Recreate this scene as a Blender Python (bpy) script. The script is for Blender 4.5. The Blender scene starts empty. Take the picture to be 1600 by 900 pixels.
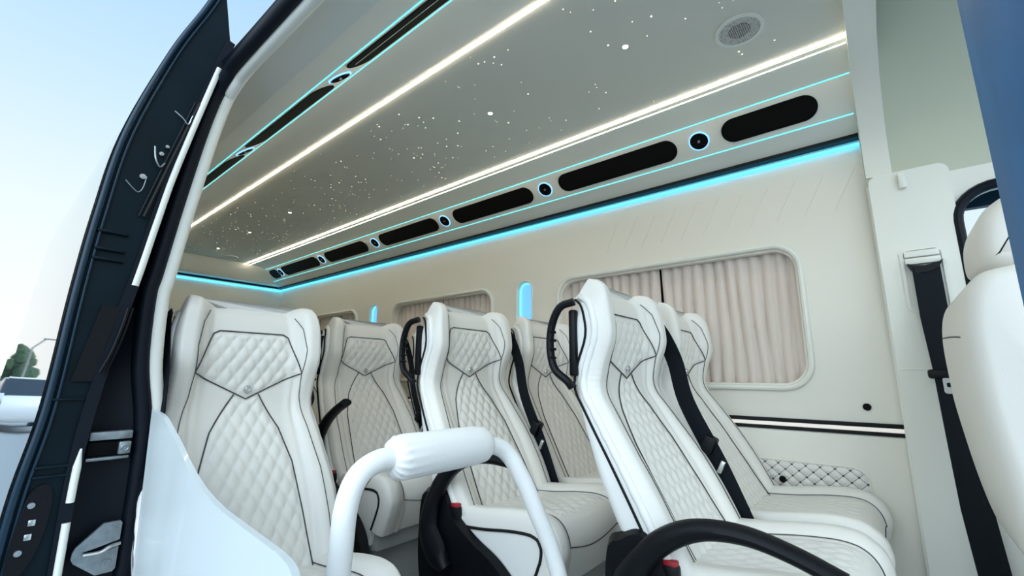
import bpy, bmesh, math, random
from mathutils import Vector, Matrix
from mathutils.geometry import tessellate_polygon
random.seed(7)
PI = math.pi
S = bpy.context.scene
COL = S.collection
LIFT = 1.6                      # the scene is authored with the lens at the origin; lifted so that the street is z = 0
FLOOR = -0.90                   # van floor
WALLY = 2.10                    # far side wall
REAR = -5.05
FRONT = 0.033                   # front end of the conversion panels
CEN = 1.296                     # centre line of the ceiling
CEIL = 1.102

# ------------------------------------------------------------------ materials
def nodes(name):
    m = bpy.data.materials.new(name); m.use_nodes = True
    nt = m.node_tree
    return m, nt, nt.nodes['Principled BSDF']

def mat(name, col, rough=.5, metal=0, coat=0, bump=0, scale=200, spec=.5, var=0, sheen=0):
    m, nt, b = nodes(name)
    b.inputs['Base Color'].default_value = (*col, 1)
    b.inputs['Roughness'].default_value = rough
    b.inputs['Metallic'].default_value = metal
    b.inputs['Coat Weight'].default_value = coat
    b.inputs['Coat Roughness'].default_value = .02
    b.inputs['Specular IOR Level'].default_value = spec
    b.inputs['Sheen Weight'].default_value = sheen
    if bump or var:
        tc = nt.nodes.new('ShaderNodeTexCoord')
        n = nt.nodes.new('ShaderNodeTexNoise'); n.inputs['Scale'].default_value = scale; n.inputs['Detail'].default_value = 3
        nt.links.new(tc.outputs['Object'], n.inputs['Vector'])
        if bump:
            bp = nt.nodes.new('ShaderNodeBump'); bp.inputs['Strength'].default_value = bump; bp.inputs['Distance'].default_value = .002
            nt.links.new(n.outputs['Fac'], bp.inputs['Height']); nt.links.new(bp.outputs['Normal'], b.inputs['Normal'])
        if var:
            r = nt.nodes.new('ShaderNodeValToRGB')
            r.color_ramp.elements[0].position = .3; r.color_ramp.elements[1].position = .7
            r.color_ramp.elements[0].color = (*[c * (1 - var) for c in col], 1); r.color_ramp.elements[1].color = (*[min(1, c * (1 + var)) for c in col], 1)
            nt.links.new(n.outputs['Fac'], r.inputs['Fac']); nt.links.new(r.outputs['Color'], b.inputs['Base Color'])
    return m

def emit(name, col, s):
    m, nt, b = nodes(name)
    b.inputs['Base Color'].default_value = (*[c * .5 for c in col], 1)
    b.inputs['Emission Color'].default_value = (*col, 1)
    b.inputs['Emission Strength'].default_value = s
    return m

def diamond_mat(name, col, dark, a, b_, pu, pv, dots, width, rough=.5):
    """leather or matting stitched in diamonds: dark thread on the lines or only where they cross"""
    m, nt, bs = nodes(name)
    N = nt.nodes.new; L = nt.links.new
    def mth(op, x, y=None):
        n = N('ShaderNodeMath'); n.operation = op
        for i, v in enumerate((x, y)):
            if v is None: continue
            if isinstance(v, (int, float)): n.inputs[i].default_value = v
            else: L(v, n.inputs[i])
        return n.outputs[0]
    tc = N('ShaderNodeTexCoord'); sp = N('ShaderNodeSeparateXYZ'); L(tc.outputs['Object'], sp.inputs[0])
    u = mth('DIVIDE', sp.outputs[a], pu); v = mth('DIVIDE', sp.outputs[b_], pv)
    def tri(x): return mth('ABSOLUTE', mth('SUBTRACT', mth('FRACT', x), .5))       # .5 on the lines
    p = tri(mth('ADD', u, v)); q = tri(mth('SUBTRACT', u, v))
    lim = .5 - width
    if dots: mask = mth('MULTIPLY', mth('GREATER_THAN', p, lim), mth('GREATER_THAN', q, lim))
    else: mask = mth('GREATER_THAN', mth('MAXIMUM', p, q), lim)
    mx = N('ShaderNodeMix'); mx.data_type = 'RGBA'
    mx.inputs['A'].default_value = (*col, 1); mx.inputs['B'].default_value = (*dark, 1)
    L(mask, mx.inputs['Factor'])
    if dots:      # faint thread between the dark stitches
        ln = mth('GREATER_THAN', mth('MAXIMUM', p, q), .465); m2 = N('ShaderNodeMix'); m2.data_type = 'RGBA'
        m2.inputs['A'].default_value = (*col, 1); m2.inputs['B'].default_value = (.22, .22, .21, 1); L(ln, m2.inputs['Factor']); L(m2.outputs['Result'], mx.inputs['A'])
    L(mx.outputs['Result'], bs.inputs['Base Color'])
    bs.inputs['Roughness'].default_value = rough
    return m

LEA = mat('white_leather', (.79, .765, .71), .42, bump=.25, scale=350, spec=.4)
LEA_SHELL = mat('white_shell_vinyl', (.82, .81, .78), .38, bump=.12, scale=300, spec=.4)
SEAM = mat('grey_seam_thread', (.05, .05, .05), .7)
PIPE = mat('black_piping', (.004, .005, .006), .6, spec=.25)
BLACKP = mat('black_plastic', (.002, .003, .005), .45, bump=.2, scale=500, spec=.22)
BELT = mat('black_webbing', (.003, .006, .010), .7, bump=.4, scale=700, spec=.2)
CHROME = mat('brushed_metal', (.62, .64, .64), .3, metal=1)
STEEL = mat('grey_steel', (.30, .34, .36), .38, metal=.7, var=.15, scale=60)
PEDE = mat('grey_seat_base', (.42, .43, .42), .6)
RED = mat('red_button', (.35, .012, .02), .5)
WALL = mat('cream_wall_vinyl', (.76, .735, .655), .55, bump=.08, scale=260)
TRIMW = mat('cream_trim_plastic', (.77, .77, .70), .5, bump=.08, scale=300)
CABW = mat('grey_green_cab_lining', (.52, .55, .44), .7, bump=.1, scale=300)
HEAD = mat('grey_headliner_suede', (.64, .64, .57), .85, bump=.15, scale=500, sheen=.1)
CONS = mat('grey_console_panel', (.72, .73, .67), .55)
GLOSS = mat('black_slot_insert', (.002, .002, .002), .6, spec=.12)
GRILLE = mat('charcoal_air_filter_mesh', (.012, .014, .011), .9, spec=.03)
CURT = mat('beige_curtain_cloth', (.68, .60, .54), .9, bump=.3, scale=600, sheen=.2)
WARM = emit('warm_white_light', (1, .88, .69), 22)
CYAN = emit('cyan_light', (.16, .85, .92), 1.3)
CYANW = emit('cyan_wall_light', (.05, .55, .92), 4.5)
NICHE = emit('blue_niche_light', (.17, .50, 1.0), 1.0)
RING = emit('pale_blue_ring_light', (.25, .60, .95), 1.3)
STAR = emit('warm_star_light', (1, .93, .75), 1.5)
SPOT = emit('warm_spot_light', (1, .94, .8), 12)
LINE = emit('white_line_light', (1, .97, .9), .5)
PAINT = mat('navy_car_paint', (.004, .024, .046), .35, coat=.1, spec=.3)
PAINTB = mat('blue_car_paint_jamb', (.018, .135, .32), .6, spec=.3, var=.15, scale=18)
OUTER = mat('door_outer_gloss', (.02, .07, .12), .02, coat=1, spec=.8)
DARKP = mat('dark_teal_door_edge', (.001, .008, .013), .45, spec=.16, var=.25, scale=9)
RUBBER = mat('black_rubber_seal', (.002, .005, .011), .5, spec=.2)
SLEEVE = mat('white_wrap_leather', (.84, .84, .82), .45, bump=.25, scale=120)
BARR = mat('white_gloss_panel', (.58, .63, .64), .3, coat=.15)
FLOORM = diamond_mat('grey_quilted_floor_mat', (.58, .58, .55), (.10, .11, .11), 0, 1, .085, .085, False, .045, .6)
QWALL = diamond_mat('quilted_wall_leather', (.72, .70, .65), (.02, .02, .02), 0, 2, .0455, .041, True, .10, .45)
GLASS, _nt, _b = nodes('window_glass')
_b.inputs['Transmission Weight'].default_value = 1; _b.inputs['Roughness'].default_value = 0; _b.inputs['Base Color'].default_value = (.85, .93, .95, 1); _b.inputs['IOR'].default_value = 1.0
DGLASS = mat('dark_tinted_glass', (.02, .025, .03), .05, spec=.6)
ASPH = mat('asphalt', (.30, .32, .33), .9, bump=.5, scale=30, var=.15)
LEAF = mat('tree_leaves', (.05, .085, .04), .9, var=.3, scale=3)
BARK = mat('tree_bark', (.10, .07, .05), .9, bump=.5, scale=30)
CARW = mat('white_car_paint', (.75, .78, .80), .25, coat=.6)
TYRE = mat('tyre_rubber', (.015, .015, .017), .8)
ROOFB = mat('blue_grey_roof_sheet', (.30, .40, .48), .6)
POLE = mat('galvanised_pole', (.30, .30, .29), .5, metal=.3)

# ------------------------------------------------------------------ builders
def tag(o, label=None, cat=None, group=None, kind=None):
    for k, v in (('label', label), ('category', cat), ('group', group), ('kind', kind)):
        if v: o[k] = v
    return o

def obj(name, bm, m, parent=None, smooth=35, sub=None):
    """link the bmesh as ONE mesh object; vertices are in world coordinates, moved to the parent's or to the object's own base"""
    bmesh.ops.remove_doubles(bm, verts=bm.verts, dist=1e-6)
    bmesh.ops.recalc_face_normals(bm, faces=bm.faces)
    if parent is not None:
        off = Vector(parent.location)
        if parent.parent: off = off + Vector(parent.parent.location)
        pos = Vector((0, 0, 0))
        if parent.type == 'MESH': off = Vector(parent.location) + (Vector(parent.parent.location) if parent.parent else Vector((0, 0, 0)))
    else:
        xs = [v.co for v in bm.verts]
        lo = Vector([min(c[i] for c in xs) for i in range(3)]); hi = Vector([max(c[i] for c in xs) for i in range(3)])
        off = Vector(((lo.x + hi.x) / 2, (lo.y + hi.y) / 2, lo.z)); pos = off
    bmesh.ops.translate(bm, verts=bm.verts, vec=-off)
    me = bpy.data.meshes.new(name); bm.to_mesh(me); bm.free()
    me.shade_smooth()
    if smooth < 180: me.set_sharp_from_angle(angle=math.radians(smooth))
    for mm in (m if isinstance(m, (list, tuple)) else [m]): me.materials.append(mm)
    o = bpy.data.objects.new(name, me); COL.objects.link(o)
    o.location = pos
    if parent is not None: o.parent = parent; o.location = (0, 0, 0)
    return o

def struct(name, bm, m, parent=None, smooth=35):
    o = obj(name, bm, m, parent, smooth)
    if parent is None: o['kind'] = 'structure'
    return o

def empty(name, loc, label=None, cat=None, group=None, kind=None):
    o = bpy.data.objects.new(name, None); COL.objects.link(o); o.location = loc; o.empty_display_size = .1
    return tag(o, label, cat, group, kind)

def B(): return bmesh.new()

def V3(p): return Vector(p)

def box(bm, lo, hi, bev=0, seg=2, M=None):
    r = bmesh.ops.create_cube(bm, size=1)
    vs = r['verts']
    c = [(a + b) / 2 for a, b in zip(lo, hi)]; d = [abs(b - a) for a, b in zip(lo, hi)]
    for v in vs: v.co = Vector((v.co.x * d[0] + c[0], v.co.y * d[1] + c[1], v.co.z * d[2] + c[2]))
    es = list({e for v in vs for e in v.link_edges})
    if bev:
        g = bmesh.ops.bevel(bm, geom=es, offset=bev, segments=seg, profile=.5, affect='EDGES')
        vs = list({v for f in g['faces'] for v in f.verts} | {v for v in vs if v.is_valid})
    if M is not None:
        for v in vs: v.co = M @ v.co
    return vs

def smoothpts(P, n=8, closed=False):
    """Catmull-Rom through the points"""
    P = [Vector(p) for p in P]; out = []
    k = len(P); rng = range(k if closed else k - 1)
    for i in rng:
        p0 = P[(i - 1) % k] if (closed or i > 0) else P[i] * 2 - P[i + 1]
        p1 = P[i]; p2 = P[(i + 1) % k]
        p3 = P[(i + 2) % k] if (closed or i + 2 < k) else P[i + 1] * 2 - P[i]
        for j in range(n):
            t = j / n
            out.append(.5 * ((2 * p1) + (p2 - p0) * t + (2 * p0 - 5 * p1 + 4 * p2 - p3) * t * t + (3 * p1 - p0 - 3 * p2 + p3) * t ** 3))
    if not closed: out.append(P[-1].copy())
    return out

def tube(bm, P, r, seg=10, closed=False, cap=True, flat=None, up=None):
    """sweep a circle, or an ellipse of radii r (along 'up' side) and flat, along the points; r may be a list"""
    P = [Vector(p) for p in P]; n = len(P)
    rings = []; prev = None
    for i in range(n):
        a = P[(i - 1) % n] if (closed or i > 0) else P[i]; b = P[(i + 1) % n] if (closed or i < n - 1) else P[i]
        t = (b - a)
        t = t.normalized() if t.length > 1e-9 else Vector((1, 0, 0))
        if up is not None: nrm = Vector(up) - t * t.dot(Vector(up))
        elif prev is None:
            nrm = Vector((0, 0, 1)).cross(t)
            if nrm.length < 1e-3: nrm = Vector((0, 1, 0)).cross(t)
        else: nrm = prev - t * prev.dot(t)
        nrm.normalize(); prev = nrm
        bi = t.cross(nrm)
        rr = r[i] if isinstance(r, (list, tuple)) else r
        r2 = rr if flat is None else (flat[i] if isinstance(flat, (list, tuple)) else flat)
        rings.append([bm.verts.new(P[i] + nrm * rr * math.cos(2 * PI * k / seg) + bi * r2 * math.sin(2 * PI * k / seg)) for k in range(seg)])
    m = n if closed else n - 1
    for i in range(m):
        A = rings[i]; Bq = rings[(i + 1) % n]
        for k in range(seg): bm.faces.new((A[k], A[(k + 1) % seg], Bq[(k + 1) % seg], Bq[k]))
    if cap and not closed:
        bm.faces.new(rings[0][::-1]); bm.faces.new(rings[-1])

def band(bm, P, half, thick, wdir):
    """ribbon: rectangle of half width along wdir(i) and a thickness, swept along P"""
    P = [Vector(p) for p in P]; n = len(P); rings = []
    for i in range(n):
        t = (P[min(i + 1, n - 1)] - P[max(i - 1, 0)]).normalized()
        w = Vector(wdir(i) if callable(wdir) else wdir); w = (w - t * w.dot(t)).normalized()
        nn = t.cross(w).normalized()
        h = half[i] if isinstance(half, (list, tuple)) else half
        rings.append([bm.verts.new(P[i] + w * h * a + nn * thick * .5 * b) for a, b in ((-1, -1), (1, -1), (1, 1), (-1, 1))])
    for i in range(n - 1):
        for k in range(4): bm.faces.new((rings[i][k], rings[i][(k + 1) % 4], rings[i + 1][(k + 1) % 4], rings[i + 1][k]))
    bm.faces.new(rings[0][::-1]); bm.faces.new(rings[-1])

def loft(bm, rings, closed=True, cap=True):
    R = [[bm.verts.new(Vector(p)) for p in ring] for ring in rings]
    n = len(R[0])
    for i in range(len(R) - 1):
        for k in range(n if closed else n - 1):
            bm.faces.new((R[i][k], R[i][(k + 1) % n], R[i + 1][(k + 1) % n], R[i + 1][k]))
    if cap and closed:
        bm.faces.new(R[0][::-1]); bm.faces.new(R[-1])
    return R

def prism(bm, pts, f0, f1, holes=()):
    """extrude a 2D polygon with holes between the two placements f0(u,v) and f1(u,v)"""
    loops = [list(pts)] + [list(h) for h in holes]
    flat = [p for l in loops for p in l]
    tris = tessellate_polygon([[Vector((p[0], p[1], 0)) for p in l] for l in loops])
    a = [bm.verts.new(Vector(f0(*p))) for p in flat]; b = [bm.verts.new(Vector(f1(*p))) for p in flat]
    for t in tris:
        try: bm.faces.new([a[i] for i in t]); bm.faces.new([b[i] for i in reversed(t)])
        except ValueError: pass
    o = 0
    for l in loops:
        n = len(l)
        for i in range(n):
            j = (i + 1) % n
            try: bm.faces.new((a[o + i], a[o + j], b[o + j], b[o + i]))
            except ValueError: pass
        o += n

def rrect(u0, u1, v0, v1, r, n=8):
    out = []
    for cx, cy, a0 in ((u1 - r, v1 - r, 0), (u0 + r, v1 - r, 90), (u0 + r, v0 + r, 180), (u1 - r, v0 + r, 270)):
        for k in range(n + 1):
            a = math.radians(a0 + 90 * k / n); out.append((cx + r * math.cos(a), cy + r * math.sin(a)))
    return out

def circ(cu, cv, r, n=32): return [(cu + r * math.cos(2 * PI * k / n), cv + r * math.sin(2 * PI * k / n)) for k in range(n)]

def lerp_tab(tab, z):
    """piecewise smooth table, sorted by descending key"""
    if z >= tab[0][0]: return tab[0][1]
    for (z1, a), (z0, b) in zip(tab, tab[1:]):
        if z >= z0:
            t = (z1 - z) / (z1 - z0); return a + (b - a) * t
    return tab[-1][1]

def smooth_tab(tab, z):
    zs = (-.024, -.012, 0, .012, .024)
    return sum(lerp_tab(tab, z + d) for d in zs) / 5

def sstep(a, b, x):
    t = max(0, min(1, (x - a) / (b - a))); return t * t * (3 - 2 * t)

# ------------------------------------------------------------------ camera
C = [[.77198989, -.11786792, -.62461089], [.63559651, .15393081, .75651992], [.00697743, -.98102623, .19374946]]
cd = bpy.data.cameras.new('camera'); cam = bpy.data.objects.new('camera', cd); COL.objects.link(cam)
M = Matrix.Identity(4)
for i in range(3):
    M[i][0] = C[i][0]; M[i][1] = -C[i][1]; M[i][2] = -C[i][2]
cam.matrix_world = M
cd.sensor_width = 36; cd.lens = 694.2 / 1600 * 36; cd.clip_start = .02; cd.clip_end = 2000
S.camera = cam

# ------------------------------------------------------------------ SEATS
# authored about the seat's reference point: x forward from the top centre of the back, y to the wall, z as seen from the lens
HW = [(.30, .178), (.262, .196), (.235, .209), (.20, .216), (.15, .219), (.05, .216), (-.03, .218), (-.12, .234), (-.25, .252), (-.36, .252), (-.43, .240), (-.48, .215), (-.52, .19)]
XF = [(.30, .015), (.26, .032), (.20, .052), (.12, .062), (.04, .052), (-.04, .055), (-.12, .098), (-.22, .158), (-.32, .215), (-.42, .268), (-.52, .315)]
XR = [(.30, .005), (.22, .002), (.13, -.016), (.05, -.020), (-.06, .002), (-.16, .040), (-.28, .090), (-.44, .165), (-.52, .205)]
WG = [(.30, .050), (.10, .052), (.03, .030), (-.03, .014), (-.10, .026), (-.25, .036), (-.52, .030)]
ZT, ZB = .262, -.50
def seat_front(a, z):
    """front surface of the backrest: a across (-1..1), z up"""
    s = abs(a); sg = 1 if a >= 0 else -1
    w = smooth_tab(HW, z)
    x = smooth_tab(XF, z) + smooth_tab(WG, z) * sstep(.46, .74, s)
    if s <= .82: y = w * .90 * s / .82
    else:
        th = (s - .82) / .18 * PI / 2
        y = w * (.90 + .10 * math.sin(th)); x -= .050 * (1 - math.cos(th))
    zz = z
    ear = .016 * sstep(.42, .80, s) - .055 * sstep(.86, 1.0, s)
    k = sstep(.12, ZT, z)
    zz += ear * k
    e = (z - (ZT - .045)) / .045
    if e > 0: x -= .040 * (1 - math.sqrt(max(0, 1 - min(1, e) ** 2)))
    e = ((ZB + .05) - z) / .05
    if e > 0: x -= .05 * (1 - math.sqrt(max(0, 1 - min(1, e) ** 2)))
    return Vector((x, sg * y, zz))
def a_of(y, z):
    w = smooth_tab(HW, z); return max(-.82, min(.82, y / (w * .90) * .82))
def on_front(y, z, lift=.0):
    p = seat_front(a_of(y, z), z); p.x += lift; return p
HEADP = [(-.095, .185), (.095, .185), (.112, .176), (.155, .068), (.0, -.005), (-.155, .068), (-.112, .176)]
LOWP = [(-.036, .008), (.0, -.008), (.036, .008), (.098, -.09), (.128, -.18), (.140, -.30), (.152, -.47), (-.152, -.47), (-.140, -.30), (-.128, -.18), (-.098, -.09)]
def inside(poly, y, z):
    c = False; n = len(poly)
    for i in range(n):
        (x1, y1), (x2, y2) = poly[i], poly[(i + 1) % n]
        if (y1 > z) != (y2 > z) and y < (x2 - x1) * (z - y1) / (y2 - y1) + x1: c = not c
    return c
def edge_dist(poly, y, z):
    d = 9; n = len(poly)
    for i in range(n):
        a = Vector(poly[i]); b = Vector(poly[(i + 1) % n]); p = Vector((y, z)); ab = b - a
        t = max(0, min(1, (p - a).dot(ab) / ab.length_squared)); d = min(d, (a + ab * t - p).length)
    return d
def quilt(y, z, pu=.041, pv=.060):
    p = y / pu + z / pv; q = y / pu - z / pv
    return math.sqrt(abs(math.sin(PI * p) * math.sin(PI * q)))

def backrest_meshes():
    NA, NZ = 104, 150
    A = [-1 + 2 * i / NA for i in range(NA + 1)]; Z = [ZB + (ZT - ZB) * j / NZ for j in range(NZ + 1)]
    grid = []; cls = {}
    for j, z in enumerate(Z):
        row = []
        for i, a in enumerate(A):
            p = seat_front(a, z)
            y = p.y
            if abs(a) < .8:
                for poly, hgt in ((HEADP, .0075), (LOWP, .0075)):
                    if inside(poly, y, z):
                        d = edge_dist(poly, y, z)
                        p.x += hgt * quilt(y, z) * sstep(0, .016, d) - .001
                        break
                # soft puff of the plain leather beside the seams
                sw = smooth_tab(HW, z)
                s = abs(a); p.x -= .007 * math.exp(-((s - .60) / .03) ** 2) * sstep(-.5, -.44, z) * (1 - sstep(.2, .25, z))
            else:
                # gathered wrinkles on the bolsters at the waist
                g = math.exp(-((z + .0) / .07) ** 2) * sstep(.80, .9, abs(a))
                p.x += .0022 * g * math.sin(z * 420 + a * 9)
            row.append(p)
        grid.append(row)
    bms = {'back': B(), 'head': B(), 'low': B()}; vm = {k: {} for k in bms}
    for j in range(NZ):
        for i in range(NA):
            ps = [(i, j), (i + 1, j), (i + 1, j + 1), (i, j + 1)]
            y = sum(grid[b][a].y for a, b in ps) / 4; z = (Z[j] + Z[j + 1]) / 2
            k = 'back'
            if abs(A[i] + A[i + 1]) / 2 < .8:
                if inside(HEADP, y, z): k = 'head'
                elif inside(LOWP, y, z): k = 'low'
            vs = []
            for q in ps:
                if q not in vm[k]: vm[k][q] = bms[k].verts.new(grid[q[1]][q[0]])
                vs.append(vm[k][q])
            bms[k].faces.new(vs)
    return bms

def shell_mesh():
    bm = B(); rings = []
    n = 34
    for j in range(n + 1):
        z = ZB + (ZT - ZB) * j / n
        rim = seat_front(1.0, z)
        w = rim.y - .001; xr = smooth_tab(XR, z) ; zt = rim.z
        top = sstep(ZT - .05, ZT, z)
        # rear top rolls over towards the front
        xr += .02 * top
        zc = zt + .012 * top
        zm = z + .012 * top
        fx = rim.x + .004
        fc = seat_front(0, z).x - .012
        rad = .035
        ring = [(fx, w, zt)]
        ring += [(xr + rad * (1 - math.sin(t)), w - rad * (1 - math.cos(t)), zt + (zm - zt) * (t / (PI / 2))) for t in [PI / 2 * k / 5 for k in range(6)]]
        m = [(x, -y, zz) for x, y, zz in reversed(ring)]
        inner = [(fx - .004, -w + .02, zt - .004), (fc - .02, -w * .5, zm - .012), (fc - .02, 0, zm - .012), (fc - .02, w * .5, zm - .012), (fx - .004, w - .02, zt - .004)]
        rings.append(ring + m + inner)
    loft(bm, rings)
    return bm

def seam_tube(bm, pts, r=.0019, lift=.002, n=10):
    P = []
    for (a, b), (c, d) in zip(pts, pts[1:]):
        k = max(2, int(math.hypot(c - a, d - b) / .012))
        for i in range(k): P.append(on_front(a + (c - a) * i / k, b + (d - b) * i / k, lift))
    P.append(on_front(*pts[-1], lift))
    tube(bm, P, r, 6)

def cushion_surface(a, t):
    """a across -1..1, t 0..1 along the profile from the back over the front edge down"""
    prof = [(.17, -.425), (.26, -.428), (.36, -.420), (.46, -.405), (.54, -.400), (.585, -.415), (.608, -.455), (.606, -.50), (.590, -.55), (.575, -.585)]
    f = t * (len(prof) - 1); i = min(len(prof) - 2, int(f)); u = f - i
    def P(k): return Vector(prof[max(0, min(len(prof) - 1, k))])
    p = .5 * ((2 * P(i)) + (P(i + 1) - P(i - 1)) * u + (2 * P(i - 1) - 5 * P(i) + 4 * P(i + 1) - P(i + 2)) * u * u + (3 * P(i) - P(i - 1) - 3 * P(i + 1) + P(i + 2)) * u ** 3)
    d = (P(i + 1) - P(i)).normalized(); nx, nz = -d.y, d.x     # outward normal of the profile
    s = abs(a); sg = 1 if a >= 0 else -1
    W = .236
    up = .024 * sstep(.50, .76, s) * (1 - sstep(.93, 1, s) * .4) * (1 - sstep(.62, .95, t) * .6)
    if s <= .82: y = W * .90 * s / .82; drop = 0
    else:
        th = (s - .82) / .18 * PI / 2; y = W * (.90 + .10 * math.sin(th)); drop = .045 * (1 - math.cos(th))
    o = up - drop
    return Vector((p.x + nx * o, sg * y, p.y + nz * o))

def cushion_meshes():
    NA, NT = 88, 96
    k_of = lambda a, t: 'quilt' if abs(a) < .52 and .06 < t < .52 else 'main'
    bms = {'main': B(), 'quilt': B()}; vm = {k: {} for k in bms}
    def pt(i, j):
        a = -1 + 2 * i / NA; t = j / NT
        p = cushion_surface(a, t)
        if abs(a) < .52 and .06 < t < .52:
            e = min(.52 - abs(a), (t - .06) * 2, (.52 - t) * 2)
            p.z += .0045 * quilt(p.y, p.x, .045, .064) * sstep(0, .06, e)
        p.z -= .006 * math.exp(-((abs(a) - .57) / .03) ** 2)
        return p
    for j in range(NT):
        for i in range(NA):
            a = -1 + 2 * (i + .5) / NA; t = (j + .5) / NT; k = k_of(a, t); vs = []
            for q in ((i, j), (i + 1, j), (i + 1, j + 1), (i, j + 1)):
                if q not in vm[k]: vm[k][q] = bms[k].verts.new(pt(*q))
                vs.append(vm[k][q])
            bms[k].faces.new(vs)
    return bms

def make_seat(aisle, side=-1):
    """side: where the aisle lies (-1: towards -y)"""
    root = empty('coach_seat', (0, 0, FLOOR))
    bk = backrest_meshes()
    back = obj('backrest', bk['back'], LEA, root, 60)
    obj('headrest_panel', bk['head'], LEA, root, 60)
    obj('quilted_back_panel', bk['low'], LEA, root, 60)
    obj('back_shell', shell_mesh(), LEA_SHELL, root, 50)
    sm = B()
    seam_tube(sm, HEADP + [HEADP[0]])
    half = LOWP[2:7]
    for sgn in (1, -1):
        seam_tube(sm, [(sgn * y, z) for y, z in half])
        seam_tube(sm, [(sgn * y, z) for y, z in ((.155, .068), (.160, .0), (.182, -.09), (.202, -.20), (.206, -.32), (.200, -.46))], .0012)
        # bolster seam over the head: from the corner of the patch up along the wing
        seam_tube(sm, [(sgn * y, z) for y, z in ((.155, .068), (.160, .14), (.148, .20), (.128, .235))], .0012)
    obj('seam', sm, SEAM, back)
    for sgn in (1, -1):
        pm = B()
        tube(pm, [Vector((seat_front(1, z).x - .020, sgn * (seat_front(1, z).y + .0005), seat_front(1, z).z + .004)) for z in [ZB + .02 + (ZT - ZB - .03) * k / 40 for k in range(41)]], .0036, 6)
        obj('piping', pm, PIPE, back)
    for sgn in (1, -1):     # rolled edge between the bolster and the side of the shell
        bm = B(); P = [seat_front(.985, z) for z in [ZB + .01 + (ZT - ZB - .012) * k / 60 for k in range(61)]]
        tube(bm, [Vector((p.x + .001, sgn * (p.y - .003), p.z + .003)) for p in P], [.011 + .0008 * math.sin(k * 1.9) for k in range(61)], 10)
        obj('edge_roll', bm, LEA_SHELL, back, 180)
    bm = B()
    c = on_front(0, .022, .009)
    prism(bm, circ(0, 0, .0115, 20), lambda u, v: (c.x, u, c.z + v), lambda u, v: (c.x + .003, u * .85, c.z + v * .85))
    tube(bm, [(c.x + .003, .0065 * math.cos(t), c.z + .0065 * math.sin(t)) for t in [2 * PI * k / 16 for k in range(16)]], .0012, 6, closed=True)
    tag(obj('badge', bm, CHROME, root), 'small round metal badge')
    # ---- seat cushion
    cm = cushion_meshes()
    cu = obj('seat_cushion', cm['main'], LEA, root, 60)
    obj('quilted_seat_panel', cm['quilt'], LEA, root, 60)
    sm = B()
    for sgn in (1, -1):
        tube(sm, [cushion_surface(sgn * .575, t) + Vector((0, 0, .0005)) for t in [.04 + .66 * k / 40 for k in range(41)]], .0014, 6)
    tube(sm, [cushion_surface(-.575 + 1.15 * k / 40, .70 + .06 * math.sin(PI * k / 40)) + Vector((.0015, 0, 0)) for k in range(41)], .0015, 6)
    obj('seam', sm, SEAM, cu)
    # side walls of the cushion and the piping round them
    for sgn in (1, -1):
        bm = B()
        edge = [cushion_surface(sgn * 1.0, t) for t in [k / 30 for k in range(31)]]
        poly = [(p.x, p.z) for p in edge] + [(.52, -.63), (.16, -.63)]
        yy = sgn * .2345
        prism(bm, poly, lambda u, v: (u, yy, v), lambda u, v: (u, yy - sgn * .02, v))
        sp = obj('side_panel', bm, LEA_SHELL, root)
        bm = B(); tube(bm, [Vector((p.x, sgn * .2365, p.z)) for p in edge], .0045, 6)
        obj('side_piping', bm, PIPE, sp)
    # ---- base
    bm = B()
    box(bm, (.13, -.215, -.66), (.54, .215, -.56), .02)
    box(bm, (.20, -.17, FLOOR + .02), (.46, .17, -.65), .02)
    box(bm, (.14, -.21, FLOOR), (.52, .21, FLOOR + .03), .008)
    obj('pedestal', bm, PEDE, root)
    if aisle:
        y0 = side * .252
        # handle loop on the aisle side of the head
        bm = B()
        P = smoothpts([(.020, y0 - side * .012, .205), (-.020, y0, .190), (-.048, y0, .140), (-.054, y0, .075), (-.040, y0, .020), (-.006, y0 - side * .008, -.012), (.004, y0 - side * .018, -.030)], 6)
        tube(bm, P, .0125, 10, flat=.011)
        for k in range(5):     # finger ribs
            z = .05 + k * .024; tube(bm, [(-.046, y0 - .013, z), (-.038, y0, z), (-.046, y0 + .013, z)], .004, 6)
        box(bm, (-.008, y0 - side * .045, .0), (.014, y0 - side * .022, .185), .006)
        obj('grab_handle', bm, BLACKP, root)
        # armrest: a flat loop turning about a boss low on the side
        arm = obj('armrest', armrest_mesh(y0 + side * .03), BLACKP, root)
        # black cover low on the side
        bm = B()
        pts = [(.10, -.40), (.14, -.36), (.185, -.34), (.225, -.365), (.26, -.425), (.34, -.475), (.44, -.52), (.52, -.59), (.55, -.68), (.52, -.76), (.30, -.80), (.16, -.74), (.10, -.60)]
        pts = [(p.x, p.y) for p in smoothpts([(u, v, 0) for u, v in pts], 5, closed=True)]
        ya, yb = y0 - side * .012, y0 + side * .016
        prism(bm, pts, lambda u, v: (u, ya, v), lambda u, v: ((u - .32) * .95 + .32, yb, (v + .58) * .95 - .58))
        obj('side_cover', bm, BLACKP, root)
        bm = B()
        box(bm, (.235, y0 - side * .018, -.46), (.275, y0 + side * .006, -.402), .006)
        bk_ = obj('belt_buckle', bm, BLACKP, root)
        bm = B(); box(bm, (.240, y0 - side * .016, -.408), (.272, y0 + side * .004, -.393), .004)
        tag(obj('release_button', bm, RED, bk_), 'red release button')
    # ---- shoulder belt on the wall side
    if not aisle:
        bm = B(); box(bm, (.20, .190, -.415), (.255, .214, -.365), .006); bk_ = obj('belt_buckle', bm, BLACKP, root)
        bm = B(); box(bm, (.232, .189, -.374), (.264, .215, -.358), .004); tag(obj('release_button', bm, RED, bk_), 'red release button')
        return root
    yb = -side * .238
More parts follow.
